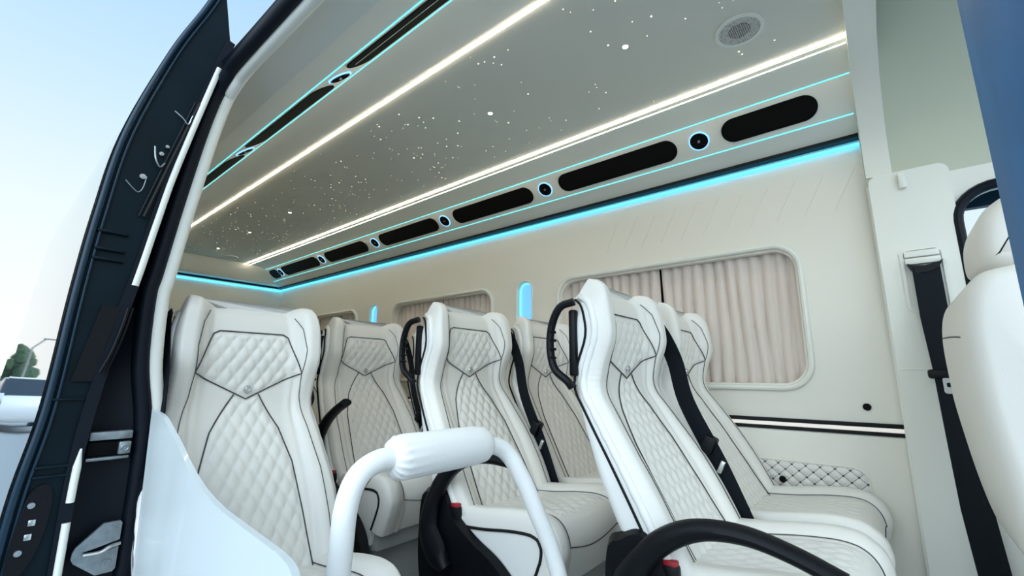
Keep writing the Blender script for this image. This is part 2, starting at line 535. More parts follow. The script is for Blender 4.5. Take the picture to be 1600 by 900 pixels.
    P = smoothpts([(.006, yb - side * -.006, .215), (.062, yb, .175), (.118, yb, .06), (.150, yb, -.08), (.235, yb, -.26), (.300, yb, -.42), (.33, yb, -.50)], 6)
    bm = B(); band(bm, P, .030, .0025, (1, side * .25, .1))
    blt = obj('seat_belt', bm, BELT, root)
    bm = B(); box(bm, (-.020, -.020, -.028), (.016, .020, .028), .006, M=Matrix.Translation((.215, yb, -.21)) @ Matrix.Rotation(.45, 4, 'Y'))
    obj('belt_tongue', bm, BLACKP, blt)
    bm = B(); box(bm, (-.007, -.012, -.026), (.007, .012, .014), .003, M=Matrix.Translation((.250, yb + side * .006, -.265)) @ Matrix.Rotation(.45, 4, 'Y'))
    obj('metal_tongue', bm, CHROME, blt)
    return root

def armrest_mesh(y):
    bm = B()
    top = smoothpts([(.225, y, -.585), (.185, y, -.53), (.170, y, -.46), (.215, y, -.385), (.275, y, -.335), (.34, y, -.308), (.42, y, -.302), (.50, y, -.318), (.575, y, -.345)], 6)
    n = len(top); rad = [.020 + .026 * sstep(0, .12, i / (n - 1)) - .020 * sstep(.15, .4, i / (n - 1)) - .010 * sstep(.4, .9, i / (n - 1)) for i in range(n)]
    tube(bm, top, [.024] * n, 12, flat=rad, up=(0, 1, 0))
    return bm

def copy_tree(o, parent=None):
    c = o.copy(); COL.objects.link(c)
    if parent is not None: c.parent = parent
    for ch in list(o.children): copy_tree(ch, c)
    return c

aisle_seat = make_seat(True)
window_seat = make_seat(False)
door_seat = make_seat(True, 1)
def taller(root):
    """the single seat by the door has a taller back on a lower base"""
    def warp(z):
        z += FLOOR
        return (1.10 * z - .072 if z > -.62 else FLOOR + (z - FLOOR) * (.146 / .28)) - FLOOR
    for ch in root.children_recursive:
        for v in ch.data.vertices: v.co.z = warp(v.co.z)
taller(door_seat)
def armrest_up(root, ang):
    for ch in root.children:
        if ch.name.startswith('armrest'):
            piv = Vector((.20, 0, -.46 - FLOOR))
            ch.matrix_local = Matrix.Translation(piv) @ Matrix.Rotation(-ang, 4, 'Y') @ Matrix.Translation(-piv)
YA, YW = 1.297, 1.827
G = 'coach seats'
def place(proto, first, x, y, label, up=0, dz=0):
    o = proto if first else copy_tree(proto)
    o.location = (x, y, FLOOR + dz)
    tag(o, label, 'seat', 'white quilted coach seats in rows')
    if up: armrest_up(o, up)
    return o
E_ = place(aisle_seat, True, -.667, YA, 'foremost aisle seat, white leather, its black armrest arching across the bottom of the photo', 0)
C_ = place(aisle_seat, False, -1.345, YA, 'white quilted aisle seat directly behind the padded white grab rail', .30)
B_ = place(aisle_seat, False, -2.09, YA, 'white aisle seat with raised black armrest tip, between the door-side seat and the rail', .80)
F_ = place(window_seat, True, -.667, YW, 'foremost window seat, white leather, beside the quilted wall panel under the large curtained window')
D_ = place(window_seat, False, -1.345, YW, 'white quilted window seat under the tall blue lit niche nearest the front')
W3 = place(window_seat, False, -2.09, YW, 'window seat mostly hidden between the two aisle seats left of the rail')
R4 = place(aisle_seat, False, -2.80, YA, 'rear aisle seat peeping out beside the large door-side seat')
R4w = place(window_seat, False, -2.80, YW, 'rear window seat below the far small curtained window')
A_ = place(door_seat, True, -1.63, .583, 'large white single seat by the sliding door, behind the glossy white panel', .60, 0)

# ------------------------------------------------------------------ ROOM: far wall
def far(u, v): return (u, WALLY, v)
def far2(u, v): return (u, WALLY + .035, v)
WIN = [(-1.365, -.232, -.022, .525), (-2.935, -1.905, -.022, .535), (-4.22, -3.48, -.022, .535)]
NIC = [(-1.632, .30, .560), (-3.222, .30, .565)]
holes = [rrect(a, b, c, d, .085, 8) for a, b, c, d in WIN] + [rrect(x - .052, x + .052, z0, z1, .0515, 8) for x, z0, z1 in NIC]
bm = B(); prism(bm, [(REAR, FLOOR), (FRONT, FLOOR), (FRONT, 1.0), (REAR, 1.0)], far, far2, holes)
wl = struct('wall_left', bm, WALL)
# slanting grooves pressed into the wall above the window
for k in range(11):
    x = .007 - k * .100
    bm = B(); tube(bm, [(x - .085, WALLY, .648), (x - .002, WALLY, .812)], .0020, 6)
    o = struct('trim_1' if k == 0 else 'trim_1.%03d' % k, bm, WALL)
def ring_frame(bm, u0, u1, v0, v1, r, w, y0, y1):
    prism(bm, rrect(u0 - w, u1 + w, v0 - w, v1 + w, r + w, 8), lambda u, v: (u, y1, v), lambda u, v: (u, y0, v), [rrect(u0, u1, v0, v1, r, 8)])
for i, (a, b, c, d) in enumerate(WIN):
    wr = empty('window_%d' % (i + 1), ((a + b) / 2, WALLY, c), kind='structure')
    bm = B(); P = [(u, WALLY - .004, v) for u, v in rrect(a - .018, b + .018, c - .018, d + .018, .10, 8)]
    tube(bm, P, .019, 10, closed=True, flat=.012, up=(0, -1, 0))
    obj('window_frame', bm, TRIMW, wr)
    bm = B(); prism(bm, rrect(a - .03, b + .03, c - .03, d + .03, .1, 8), lambda u, v: (u, WALLY + .085, v), lambda u, v: (u, WALLY + .091, v))
    obj('window_pane', bm, DGLASS, wr)
def curtain(x0, x1, z0, z1, label, n, seed, group=None):
    bm = B(); rnd = random.Random(seed); cols = n * 8; rows = 14
    ph = [rnd.uniform(-.5, .5) for _ in range(n + 1)]
    for sgn in (0, 1): pass
    g = []
    for j in range(rows + 1):
        v = j / rows; row = []
        for i in range(cols + 1):
            u = i / cols; k = u * n; f = k + .10 * math.sin(v * 2.0 + ph[int(min(n, k))] * 2) 
            fold = abs(math.sin(PI * f)) ** .55
            y = WALLY + .062 - .026 * fold - .004 * math.sin(k * 1.7 + v * 3)
            if v > .90: y -= .004 * (v - .9) * 10
            row.append(bm.verts.new((x0 + (x1 - x0) * u + .004 * math.sin(v * 4 + k), y, z0 + (z1 - z0) * v)))
        g.append(row)
    for j in range(rows):
        for i in range(cols): bm.faces.new((g[j][i], g[j][i + 1], g[j + 1][i + 1], g[j + 1][i]))
    bmesh.ops.solidify(bm, geom=bm.faces[:], thickness=.002)
    o = obj('curtain', bm, CURT, None, 80)
    tag(o, label, 'curtain', group or 'pleated beige window curtains')
curtain(-.80, -.215, -.035, .545, 'pleated beige curtain drawn over the front half of the largest window', 12, 1)
curtain(-1.385, -.815, -.035, .545, 'pleated beige curtain over the rear half of the largest window, behind the foremost seats', 11, 2)
curtain(-2.41, -1.885, -.035, .555, 'pleated beige curtain, front half of the middle window behind the rail seat', 10, 3)
curtain(-2.955, -2.42, -.035, .555, 'pleated beige curtain, rear half of the middle window', 10, 4)
curtain(-4.24, -3.46, -.035, .555, 'pleated beige curtain in the small rearmost window', 14, 5)
for i, (x, z0, z1) in enumerate(NIC):
    r = empty('niche_light', (x, WALLY, z0), ['tall glowing blue rounded niche light between the large and middle windows', 'small glowing blue rounded niche light between the middle and rearmost windows'][i], 'light', 'blue niche lights')
    bm = B(); prism(bm, rrect(x - .0515, x + .0515, z0, z1, .0512, 10), lambda u, v: (u, WALLY + .034, v), lambda u, v: (u, WALLY + .030, v))
    obj('niche_back', bm, NICHE, r)
    bm = B(); tube(bm, [(u, WALLY + .020, v) for u, v in rrect(x - .047, x + .047, z0 + .004, z1 - .004, .046, 10)], .0045, 8, closed=True)
    obj('light_ring', bm, CYAN, r)
    bm = B(); tube(bm, [(u, WALLY - .002, v) for u, v in rrect(x - .060, x + .060, z0 - .008, z1 + .008, .058, 10)], .009, 8, closed=True, flat=.006, up=(0, -1, 0))
    obj('niche_frame', bm, TRIMW, r)
# belt line: black, lit white, black
for z0, z1, m, nm, d in ((-.172, -.157, PIPE, 'trim_2', .008), (-.187, -.172, LINE, 'trim_3', .004), (-.200, -.187, PIPE, 'trim_4', .008)):
    bm = B(); box(bm, (REAR, WALLY - d, z0), (FRONT - .002, WALLY + .002, z1), .002)
    struct(nm, bm, m)
# lower wall panel with the quilted inset
bm = B(); box(bm, (REAR, WALLY - .006, FLOOR), (FRONT - .002, WALLY + .001, -.203), .002); struct('trim_5', bm, WALL)
def quilted_wall(x0, x1, z0, z1):
    bm = B(); nx = int((x1 - x0) / .0076); nz = int((z1 - z0) / .007)
    g = []
    for j in range(nz + 1):
        row = []
        for i in range(nx + 1):
            x = x0 + (x1 - x0) * i / nx; z = z0 + (z1 - z0) * j / nz
            e = min(x - x0, x1 - x, z - z0, z1 - z)
            row.append(bm.verts.new((x, WALLY - .006 - .010 * (abs(math.cos(PI * (x / .0455 + z / .041 + .5)) * math.cos(PI * (x / .0455 - z / .041 + .5))) ** .5) * sstep(0, .02, e) - .002, z)))
        g.append(row)
    for j in range(nz):
        for i in range(nx):
            x = x0 + (x1 - x0) * (i + .5) / nx; z = z0 + (z1 - z0) * (j + .5) / nz; r = .05
            dx, dz = max(0, x - (x1 - r)), max(0, z - (z1 - r))
            if dx * dx + dz * dz < r * r or not (dx and dz): bm.faces.new((g[j][i], g[j][i + 1], g[j + 1][i + 1], g[j + 1][i]))
    return bm
def strip_quilt(x0, x1, z0=-.72, z1=-.318):
    bm = quilted_wall(x0, x1, z0, z1)
    me = bpy.data.meshes.new('trim_6'); bmesh.ops.recalc_face_normals(bm, faces=bm.faces); bm.to_mesh(me); bm.free(); me.shade_smooth(); me.materials.append(QWALL)
    o = bpy.data.objects.new('trim_6', me); COL.objects.link(o); o['kind'] = 'structure'
    return o
qo = strip_quilt(-4.9, -.085)
bm = B(); tube(bm, [(-4.9, WALLY - .008, -.316)] + [(u, WALLY - .008, v) for u, v in [(-.135 + .052 * math.sin(t), -.368 + .052 * math.cos(t)) for t in [PI / 2 * k / 8 for k in range(9)]]] + [(-.083, WALLY - .008, -.72)], .004, 6)
struct('trim_7', bm, WALL)
def dial(x, z, y, r, label):
    bm = B(); prism(bm, circ(x, z, r, 24), lambda u, v: (u, y, v), lambda u, v: (u, y - .005, v))
    tube(bm, [(u, y - .005, v) for u, v in circ(x, z, r * .85, 24)], .0016, 6, closed=True)
    tag(obj('control_button', bm, GLOSS, None), label, 'button')
dial(-.063, -.102, WALLY, .0125, 'small black round button on the cream wall above the black belt line')
dial(-.352, -.385, WALLY - .018, .012, 'small black round button on the quilted lower wall panel')

# ------------------------------------------------------------------ rear wall, near wall, floor, roof
bm = B(); box(bm, (REAR - .04, .30, FLOOR), (REAR, WALLY + .035, 1.15)); struct('wall_rear', bm, WALL)
bm = B(); box(bm, (REAR - .04, .25, FLOOR - .06), (1.2, WALLY + .06, FLOOR)); struct('floor', bm, FLOORM)
NEAR = .36
bm = B(); box(bm, (REAR, NEAR - .03, FLOOR), (-1.64, NEAR, 1.0)); struct('wall_right', bm, WALL)

# ceiling centre
bm = B(); box(bm, (REAR, .933 - .02, CEIL), (FRONT, 1.66 + .02, CEIL + .03)); struct('ceiling', bm, HEAD)
# consoles: profile offset from the centre line, height
PROF = [(.382, 1.100), (.470, 1.094), (.530, 1.083), (.557, 1.0744), (.675, .9733), (.705, .957), (.745, .938), (.770, .929)]
def console(sgn, name):
    def at(u, v): return None
    bm = B()
    th = .012
    up = [(CEN + sgn * a, z) for a, z in PROF]
    pts = up + [(y, z + th) for y, z in reversed(up)]
    prism(bm, pts, lambda u, v: (REAR, u, v), lambda u, v: (FRONT, u, v))
    return struct(name, bm, CONS, None, 20)
console(1, 'trim_8'); console(-1, 'trim_9')
# near side: from the console out over the door
bm = B(); P = [(CEN - .770, .929), (.47, .935), (.43, .93), (.405, .925)]
prism(bm, P + [(y, z + .012) for y, z in reversed(P)], lambda u, v: (REAR, u, v), lambda u, v: (.45, u, v)); struct('trim_10', bm, CONS)
# black gap above the wall light
bm = B(); box(bm, (REAR, WALLY - .042, .918), (FRONT, WALLY, .936), .003); struct('trim_11', bm, PIPE)
bm = B(); box(bm, (REAR, NEAR, .918), (REAR + .012, WALLY, .936), .002); struct('trim_12', bm, PIPE)
# lintel above the rear wall
bm = B(); P = [(REAR, .936), (REAR + .06, .945), (REAR + .15, 1.04), (REAR + .17, CEIL), (REAR, CEIL)]
prism(bm, P, lambda u, v: (u, NEAR, v), lambda u, v: (u, WALLY, v)); struct('trim_13', bm, CONS, None, 30)
# lines of light
def led(P, r, m, label, group, name='ceiling_light_strip', flat=None, up=None):
    bm = B(); tube(bm, P, r, 8, flat=flat, up=up); return tag(obj(name, bm, m, None), label, 'light', group)
X0, X1 = REAR + .16, FRONT - .004
led([(X0, 1.660, CEIL - .001), (X1, 1.660, CEIL - .001)], .0055, WARM, 'broad warm white light line on the ceiling nearer the far wall', 'warm ceiling light lines', flat=.004, up=(0, 1, 0))
led([(X0, 1.702, CEIL - .0035), (X1, 1.702, CEIL - .0035)], .0016, WARM, 'thin warm white light line just below the broad one nearer the far wall', 'warm ceiling light lines')
led([(X0, .933, CEIL - .001), (X1, .933, CEIL - .001)], .0055, WARM, 'warm white light line on the ceiling nearer the sliding door', 'warm ceiling light lines', flat=.004, up=(0, 1, 0))
for sgn, w in ((1, 'far side'), (-1, 'door side')):
    led([(X0 - .06, CEN + sgn * .557, 1.0735), (X1, CEN + sgn * .557, 1.0735)], .0024, CYAN, 'thin cyan light line along the upper edge of the %s vent console' % w, 'cyan console light lines')
    led([(X0 - .06, CEN + sgn * .675, .9725), (X1 - .004, CEN + sgn * .675, .9725)], .0024, CYAN, 'thin cyan light line along the lower edge of the %s vent console' % w, 'cyan console light lines')
led([(REAR + .005, WALLY - .012, .899), (X1, WALLY - .012, .899)], .0055, CYANW, 'bright cyan light line where the long side wall meets the console', 'cyan wall light lines')
led([(REAR + .009, NEAR + .02, .897), (REAR + .009, WALLY - .01, .897)], .0070, CYANW, 'cyan light line across the rear wall', 'cyan wall light lines')

# vents in the consoles
pa, pb = Vector((.557, 1.0744)), Vector((.675, .9733)); pd = (pb - pa); PL = pd.length; pd.normalize()
def panel_pt(sgn, x, v, d=0):
    """point on the slanted vent panel: x along, v from the upper light line (0..1), d off the face into the room"""
    q = pa + pd * PL * v; n = Vector((-abs(pd.y), -pd.x)) if False else Vector((pd.y, -pd.x))     # towards the cabin and down
    q = q + n * d
    return (x, CEN + sgn * q.x, q.y)
def slot_vent(sgn, x0, x1, label, kind):
    c = empty('air_slot', panel_pt(sgn, (x0 + x1) / 2, .5), label, 'vent', 'long air slots in the vent consoles')
    h = .052
    out = rrect(x0, x1, -h, h, h * .98, 8); inn = rrect(x0 + .004, x1 - .004, -h + .004, h - .004, (h - .004) * .98, 8)
    f = lambda d: (lambda u, v: panel_pt(sgn, u, .5 + v / PL, d))
    if kind: bm = B(); prism(bm, out, f(.0005), f(.004), [inn]); obj('slot_rim', bm, GLOSS, c)
    bm = B(); prism(bm, inn if kind else out, f(.0002), f(.0012 if kind else .0035)); obj('slot_panel', bm, GLOSS if kind else GRILLE, c)
    if 'top edge' in label:
        bm = B(); prism(bm, rrect(x0 + .03, x1 - .03, .010, .0125, .0012, 3), f(.003), f(.0045)); obj('slot_bar', bm, CONS, c)
def round_vent(sgn, x, label):
    c = empty('air_nozzle', panel_pt(sgn, x, .5), label, 'vent', 'round lit air nozzles in the vent consoles')
    f = lambda d: (lambda u, v: panel_pt(sgn, x + u, .5 + v / PL, d))
    r = .043
    bm = B(); prism(bm, circ(0, 0, r), f(.0005), f(.005), [circ(0, 0, r * .88)]); obj('light_ring', bm, RING, c)
    bm = B(); prism(bm, circ(0, 0, r * .88), f(.0003), f(.002)); tube(bm, [f(.004)(*p) for p in circ(0, 0, r * .80)], .003, 6, closed=True); obj('nozzle_body', bm, GLOSS, c)
    bm = B()
    for k in range(-2, 3):
        hw = math.sqrt(max(0, (r * .72) ** 2 - (k * .0105) ** 2)); tube(bm, [f(.004)(-hw, k * .0105), f(.004)(hw, k * .0105)], .0014, 6)
    obj('nozzle_fins', bm, BLACKP, c)
    bm = B(); prism(bm, circ(0, 0, .0055, 16), f(.002), f(.009)); obj('nozzle_knob', bm, STEEL, c)
places = ['nearest the front end', 'second from the front end', 'third from the front end', 'fourth from the front end', 'fifth from the front end', 'rearmost']
for k, (a, b) in enumerate([(-.418, -.075), (-1.248, -.610), (-2.079, -1.432), (-2.909, -2.171 - .075), (-3.737, -3.100), (-4.591, -3.884)]):
    slot_vent(1, a, b, 'long black air slot of the far side console, %s' % (places[k] if k < 5 else 'sixth from the front end'), 1)
slot_vent(1, -4.87, -4.687, 'short black air slot at the rear end of the far side console', 1)
for k, x in enumerate([-.512, -1.342, -2.171, -2.984, -3.815, -4.645]):
    round_vent(1, x, 'round cyan-ringed air nozzle of the far side console, %s' % places[k])
for k, (a, b) in enumerate([(-1.270, -.610), (-2.110, -1.432), (-2.909, -2.275), (-3.737, -3.100)]):
    slot_vent(-1, a, b, 'dark mesh air slot of the door side console, %s' % ['at the top edge of the photo', 'between the two visible nozzles', 'by the white door trim', 'rear one beyond the door trim'][k], 0)
for k, x in enumerate([-1.352, -2.190, -2.984]):
    round_vent(-1, x, 'blue-ringed air nozzle of the door side console, %s' % ['at the end of the long dark slot', 'lower one near the door trim', 'rear one beyond the door trim'][k])

# star lights in the ceiling
bm = B(); rnd = random.Random(11)
def disc(bm, x, y, z, r, n=6):
    prism(bm, circ(x, y, r, n), lambda u, v: (u, v, z), lambda u, v: (u, v, z - .0012))
cl = [(rnd.uniform(-4.6, -.05), rnd.uniform(1.0, 1.6), rnd.uniform(.06, .20)) for _ in range(26)]
cl += [(-2.3, 1.25, .25), (-2.7, 1.3, .25), (-3.2, 1.2, .3), (-1.6, 1.2, .2), (-.7, 1.4, .15)]
for k in range(320):
    if k % 2: cx, cy, s = rnd.choice(cl); x, y = rnd.gauss(cx, s), rnd.gauss(cy, s * .6)
    else: x, y = rnd.uniform(-4.8, -.02), rnd.uniform(.97, 1.62)
    if not (.965 < y < 1.62 and -4.8 < x < 0): continue
    disc(bm, x, y, CEIL - .0004, rnd.choice((.0013, .0015, .0018, .0022, .0030)))
o = obj('star_light', bm, STAR, None); tag(o, 'fibre optic star points sprinkled over the grey ceiling', 'light', None, 'stuff')
for k, (x, y) in enumerate([(-.55, 1.263), (-1.172, 1.265), (-3.057, 1.274), (-3.757, 1.276), (-4.478, 1.284)]):
    c = empty('ceiling_spotlight', (x, y, CEIL), 'small bright ceiling spotlight, %s' % ['nearest the round speaker grille', 'second from the speaker grille', 'middle one of the five', 'fourth from the speaker grille', 'rearmost of the five'][k], 'light', 'small ceiling spotlights')
    bm = B(); disc(bm, x, y, CEIL, .009, 16); obj('lens', bm, SPOT, c)
    bm = B(); prism(bm, circ(x, y, .0125, 20), lambda u, v: (u, v, CEIL), lambda u, v: (u, v, CEIL - .0015), [circ(x, y, .0095, 20)]); obj('bezel', bm, CONS, c)
# speaker grille and rear discs
c = empty('ceiling_speaker', (-.232, 1.425, CEIL), 'round grey speaker grille in the ceiling near the front end', 'speaker')
gx, gy, gr = -.232, 1.425, .072
bm = B(); prism(bm, circ(gx, gy, gr, 40), lambda u, v: (u, v, CEIL), lambda u, v: (u, v, CEIL - .006), [circ(gx, gy, gr * .84, 40)]); obj('grille_rim', bm, CONS, c)
spk, nt, bs = nodes('perforated_speaker_mesh')
bs.inputs['Roughness'].default_value = .5
vo = nt.nodes.new('ShaderNodeTexVoronoi'); vo.inputs['Scale'].default_value = 170; vo.inputs['Randomness'].default_value = .2
tc = nt.nodes.new('ShaderNodeTexCoord'); rp = nt.nodes.new('ShaderNodeValToRGB')
nt.links.new(tc.outputs['Object'], vo.inputs['Vector']); nt.links.new(vo.outputs['Distance'], rp.inputs['Fac']); nt.links.new(rp.outputs['Color'], bs.inputs['Base Color'])
rp.color_ramp.elements[0].position = .35; rp.color_ramp.elements[0].color = (.05, .05, .05, 1); rp.color_ramp.elements[1].position = .5; rp.color_ramp.elements[1].color = (.52, .52, .48, 1)
bm = B(); prism(bm, circ(gx, gy, gr * .85, 40), lambda u, v: (u, v, CEIL), lambda u, v: (u, v, CEIL - .003)); obj('grille_mesh', bm, spk, c)
bm = B(); prism(bm, circ(gx, gy, gr * .45, 30), lambda u, v: (u, v, CEIL), lambda u, v: (u, v, CEIL - .005)); obj('grille_dome', bm, spk, c)
for x, y, l in ((-4.72, 1.46, 'nearer the far wall'), (-4.70, 1.10, 'nearer the door trim')):
    bm = B(); prism(bm, circ(x, y, .07, 28), lambda u, v: (u, v, CEIL), lambda u, v: (u, v, CEIL - .006), [circ(x, y, .055, 28)]); disc(bm, x, y, CEIL, .054, 24)
    tag(obj('ceiling_speaker', bm, HEAD, None), 'flat grey speaker disc at the rear end of the ceiling, ' + l, 'speaker', 'rear ceiling speakers')

# ------------------------------------------------------------------ front end: arch, pillar, cab
up = [(WALLY - .002, .737), (WALLY - .002, .90)] + [(CEN + a, z) for a, z in reversed(PROF)] + [(CEN - a, z) for a, z in PROF] + [(.41, .90)]
inn = [(2.050, .737), (2.040, .82), (2.015, .885), (1.975, .930), (1.92, .975), (1.84, 1.035), (1.66, 1.074), (.93, 1.074), (.75, 1.04), (.64, .94), (.56, .905), (.41, .88)]
ARCH = [(2.10, .737), (2.10, 1.16), (.41, 1.16), (.41, .885)] + list(reversed(inn))
bm = B(); prism(bm, ARCH, lambda u, v: (FRONT, u, v), lambda u, v: (FRONT + .075, u, v)); struct('trim_14', bm, TRIMW, None, 45)
# cab side: lower wall with the window opening, then curving up into the headliner
CY = 2.06
bm = B()
prism(bm, [(.03, FLOOR), (1.3, FLOOR), (1.3, .71), (.03, .71)], lambda u, v: (u, CY, v), lambda u, v: (u, CY + .03, v), [rrect(.262, 1.15, .02, .618, .10, 8)])
struct('wall_front', bm, TRIMW)
bm = B()
cur = [(p.x, p.y) for p in smoothpts([(CY, .705, 0), (CY - .005, .80, 0), (2.02, .98, 0), (1.93, 1.16, 0), (1.75, 1.32, 0), (1.4, 1.42, 0), (.9, 1.43, 0), (.4, 1.35, 0)], 6)]
loft(bm, [[(x, y, z) for y, z in cur] for x in (.03, .3, .6, .9, 1.3)], closed=False, cap=False)
bmesh.ops.solidify(bm, geom=bm.faces[:], thickness=-.012)
struct('trim_15', bm, CABW, None, 60)
# B pillar trim on the far side
bm = B(); P = rrect(.036, .252, FLOOR + .01, .735, .03, 6)
prism(bm, P, lambda u, v: (u, CY + .002, v), lambda u, v: (u, CY - .022, v)); struct('trim_16', bm, TRIMW)
bm = B(); tube(bm, [(.04, CY - .0225, .03), (.15, CY - .0225, .03), (.25, CY - .0225, .02)], .002, 6); struct('trim_17', bm, TRIMW)
bm = B(); box(bm, (.118, CY - .040, .665), (.140, CY - .020, .722), .005); tag(obj('coat_hook', bm, TRIMW, None), 'small cream clip on the pillar trim under the arch', 'hook')
# cab window
wr = empty('window_4', (.7, CY, .02), kind='structure')
bm = B(); tube(bm, [(u, CY - .006, v) for u, v in rrect(.250, 1.16, .008, .630, .11, 8)], .022, 10, closed=True, flat=.016, up=(0, -1, 0)); obj('window_frame', bm, RUBBER, wr)
bm = B(); prism(bm, rrect(.25, 1.16, .01, .625, .1, 8), lambda u, v: (u, CY + .014, v), lambda u, v: (u, CY + .018, v)); obj('window_pane', bm, GLASS, wr)
# shoulder belt on the pillar
br = empty('seat_belt', (.15, CY - .03, -.60), 'black cab shoulder belt hanging from the cream pillar beside the front seat', 'seat belt')
yb = CY - .034
bm = B(); prism(bm, rrect(.088, .205, .22, .447, .025, 6), lambda u, v: (u, yb + .013, v), lambda u, v: (u, yb + .006, v), [rrect(.098, .195, .23, .437, .018, 6)])
box(bm, (.10, yb, .412), (.192, yb + .012, .434), .004); box(bm, (.10, yb - .004, .386), (.192, yb + .010, .408), .004)
obj('belt_slot', bm, TRIMW, br)
bm = B(); P = [(.104, .388), (.112, .366), (.128, .352), (.162, .354), (.182, .366), (.196, .392), (.184, .384), (.150, .376), (.118, .380)]
prism(bm, P, lambda u, v: (u, yb + .010, v), lambda u, v: (u, yb - .018, v)); obj('belt_guide', bm, BLACKP, br)
bm = B(); band(bm, [(.150, yb - .012, .375), (.150, yb - .016, .20), (.158, yb - .030, .02), (.160, yb - .05, -.18), (.163, yb - .07, -.38), (.175, yb - .08, -.56), (.18, yb - .08, -.70)], .036, .003, (1, .15, 0)); obj('webbing', bm, BELT, br)
bm = B(); box(bm, (.108, yb - .045, .000), (.205, yb - .024, .030), .008); tg = obj('belt_tongue', bm, BLACKP, br)
bm = B(); prism(bm, rrect(.140, .182, -.046, .004, .008, 4), lambda u, v: (u, yb - .036, v), lambda u, v: (u, yb - .042, v), [rrect(.148, .174, -.026, -.012, .003, 3)]); obj('metal_tongue', bm, CHROME, tg)
bm = B(); box(bm, (.155, yb - .11, -.64), (.225, yb - .065, -.585), .008); obj('belt_anchor', bm, BLACKP, br)

# front seat (driver's), seen from its side
fs = empty('front_seat', (.4, 1.59, FLOOR), 'plain cream front seat with headrest at the right edge, beside the cab window', 'seat')
def slab(bm, prof_r, prof_f, y0, y1, r):
    """upholstered slab: side outline rear (list) and front (list) swept across with rounded sides"""
    out = [(p[0], p[1]) for p in prof_r] + [(p[0], p[1]) for p in reversed(prof_f)]
    cx = sum(p[0] for p in out) / len(out); cz = sum(p[1] for p in out) / len(out)
    rings = []
    steps = [(0, .0), (.12, .35), (.3, .65), (.6, .9), (1, 1)]
    for s, k in [(y0 + r * s, k) for s, k in steps] + [(y1 - r * s, k) for s, k in reversed(steps)]:
        ring = []
        for i, (x, z) in enumerate(out):
            a = Vector(out[i - 1]); b = Vector(out[(i + 1) % len(out)]); t = (b - a).normalized(); n = Vector((t.y, -t.x))
            if n.dot(Vector((x - cx, z - cz))) < 0: n = -n
            ring.append((x - n.x * min(r, .032) * (1 - k), s, z - n.y * min(r, .032) * (1 - k)))
        rings.append(ring)
    loft(bm, rings)
R_ = smoothpts([(.235, .238, 0), (.185, .225, 0), (.155, .185, 0), (.142, .11, 0), (.142, .0, 0), (.146, -.09, 0), (.168, -.28, 0), (.195, -.39, 0), (.25, -.46, 0)], 5)
F_s = smoothpts([(.235, .238, 0), (.292, .225, 0), (.330, .15, 0), (.345, .04, 0), (.365, -.1, 0), (.41, -.26, 0), (.45, -.36, 0), (.43, -.46, 0)], 5)
bm = B(); slab(bm, [(p.x, p.y) for p in R_], [(p.x, p.y) for p in F_s][1:-1], 1.32, 1.86, .06); bkf = obj('backrest', bm, LEA, fs, 70)
bm = B(); hr = smoothpts([(.200, .285, 0), (.205, .345, 0), (.228, .395, 0), (.270, .425, 0), (.320, .420, 0), (.340, .36, 0), (.325, .29, 0), (.300, .250, 0), (.245, .245, 0), (.210, .257, 0)], 5, closed=True)
hr = [(p.x, p.y) for p in hr]; slab(bm, hr, [], 1.44, 1.74, .07); obj('headrest', bm, LEA, fs, 180)
bm = B()
tube(bm, [(.27, 1.54, .27), (.27, 1.54, .20)], .008, 8); tube(bm, [(.27, 1.64, .27), (.27, 1.64, .20)], .008, 8); obj('headrest_post', bm, CHROME, fs)
bm = B(); tube(bm, smoothpts([(.1425, 1.80, .115), (.1415, 1.60, .105), (.1420, 1.42, .092), (.150, 1.372, .08), (.1535, 1.362, .0), (.160, 1.358, -.12), (.172, 1.358, -.27), (.195, 1.358, -.37)], 5), .0018, 6); obj('seam', bm, SEAM, bkf)
bm = B(); box(bm, (.26, 1.35, -.60), (.82, 1.83, -.44), .06, 4); obj('seat_cushion', bm, LEA, fs)
bm = B(); box(bm, (.30, 1.37, FLOOR), (.76, 1.81, -.59), .02); obj('pedestal', bm, BLACKP, fs)
bm = B(); tube(bm, smoothpts([(.24, 1.31, -.34), (.26, 1.30, -.36), (.28, 1.295, -.41), (.275, 1.30, -.46)], 5), .03, 10); obj('recliner_cover', bm, BLACKP, fs)

# ------------------------------------------------------------------ near side: door opening, door
def rows(tab, n=40):
    """curve (z, y) smoothed"""
    return smoothpts([(0, y, z) for z, y in tab], n // max(1, len(tab) - 1))
XE = -1.50
edge = [(-1.49, .327, FLOOR), (-1.50, .325, -.49), (-1.50, .323, -.22), (-1.50, .315, -.11), (-1.50, .291, .03), (-1.50, .284, .20), (-1.50, .291, .265), (-1.50, .313, .467), (-1.495, .340, .689), (-1.485, .362, .83), (-1.44, .372, .885), (-1.36, .377, .910), (-1.0, .377, .912), (-.5, .377, .914), (0, .377, .914), (.06, .377, .90)]
EP = smoothpts(edge, 6)
bm = B(); tube(bm, EP, .020, 10); struct('trim_18', bm, RUBBER, None, 60)
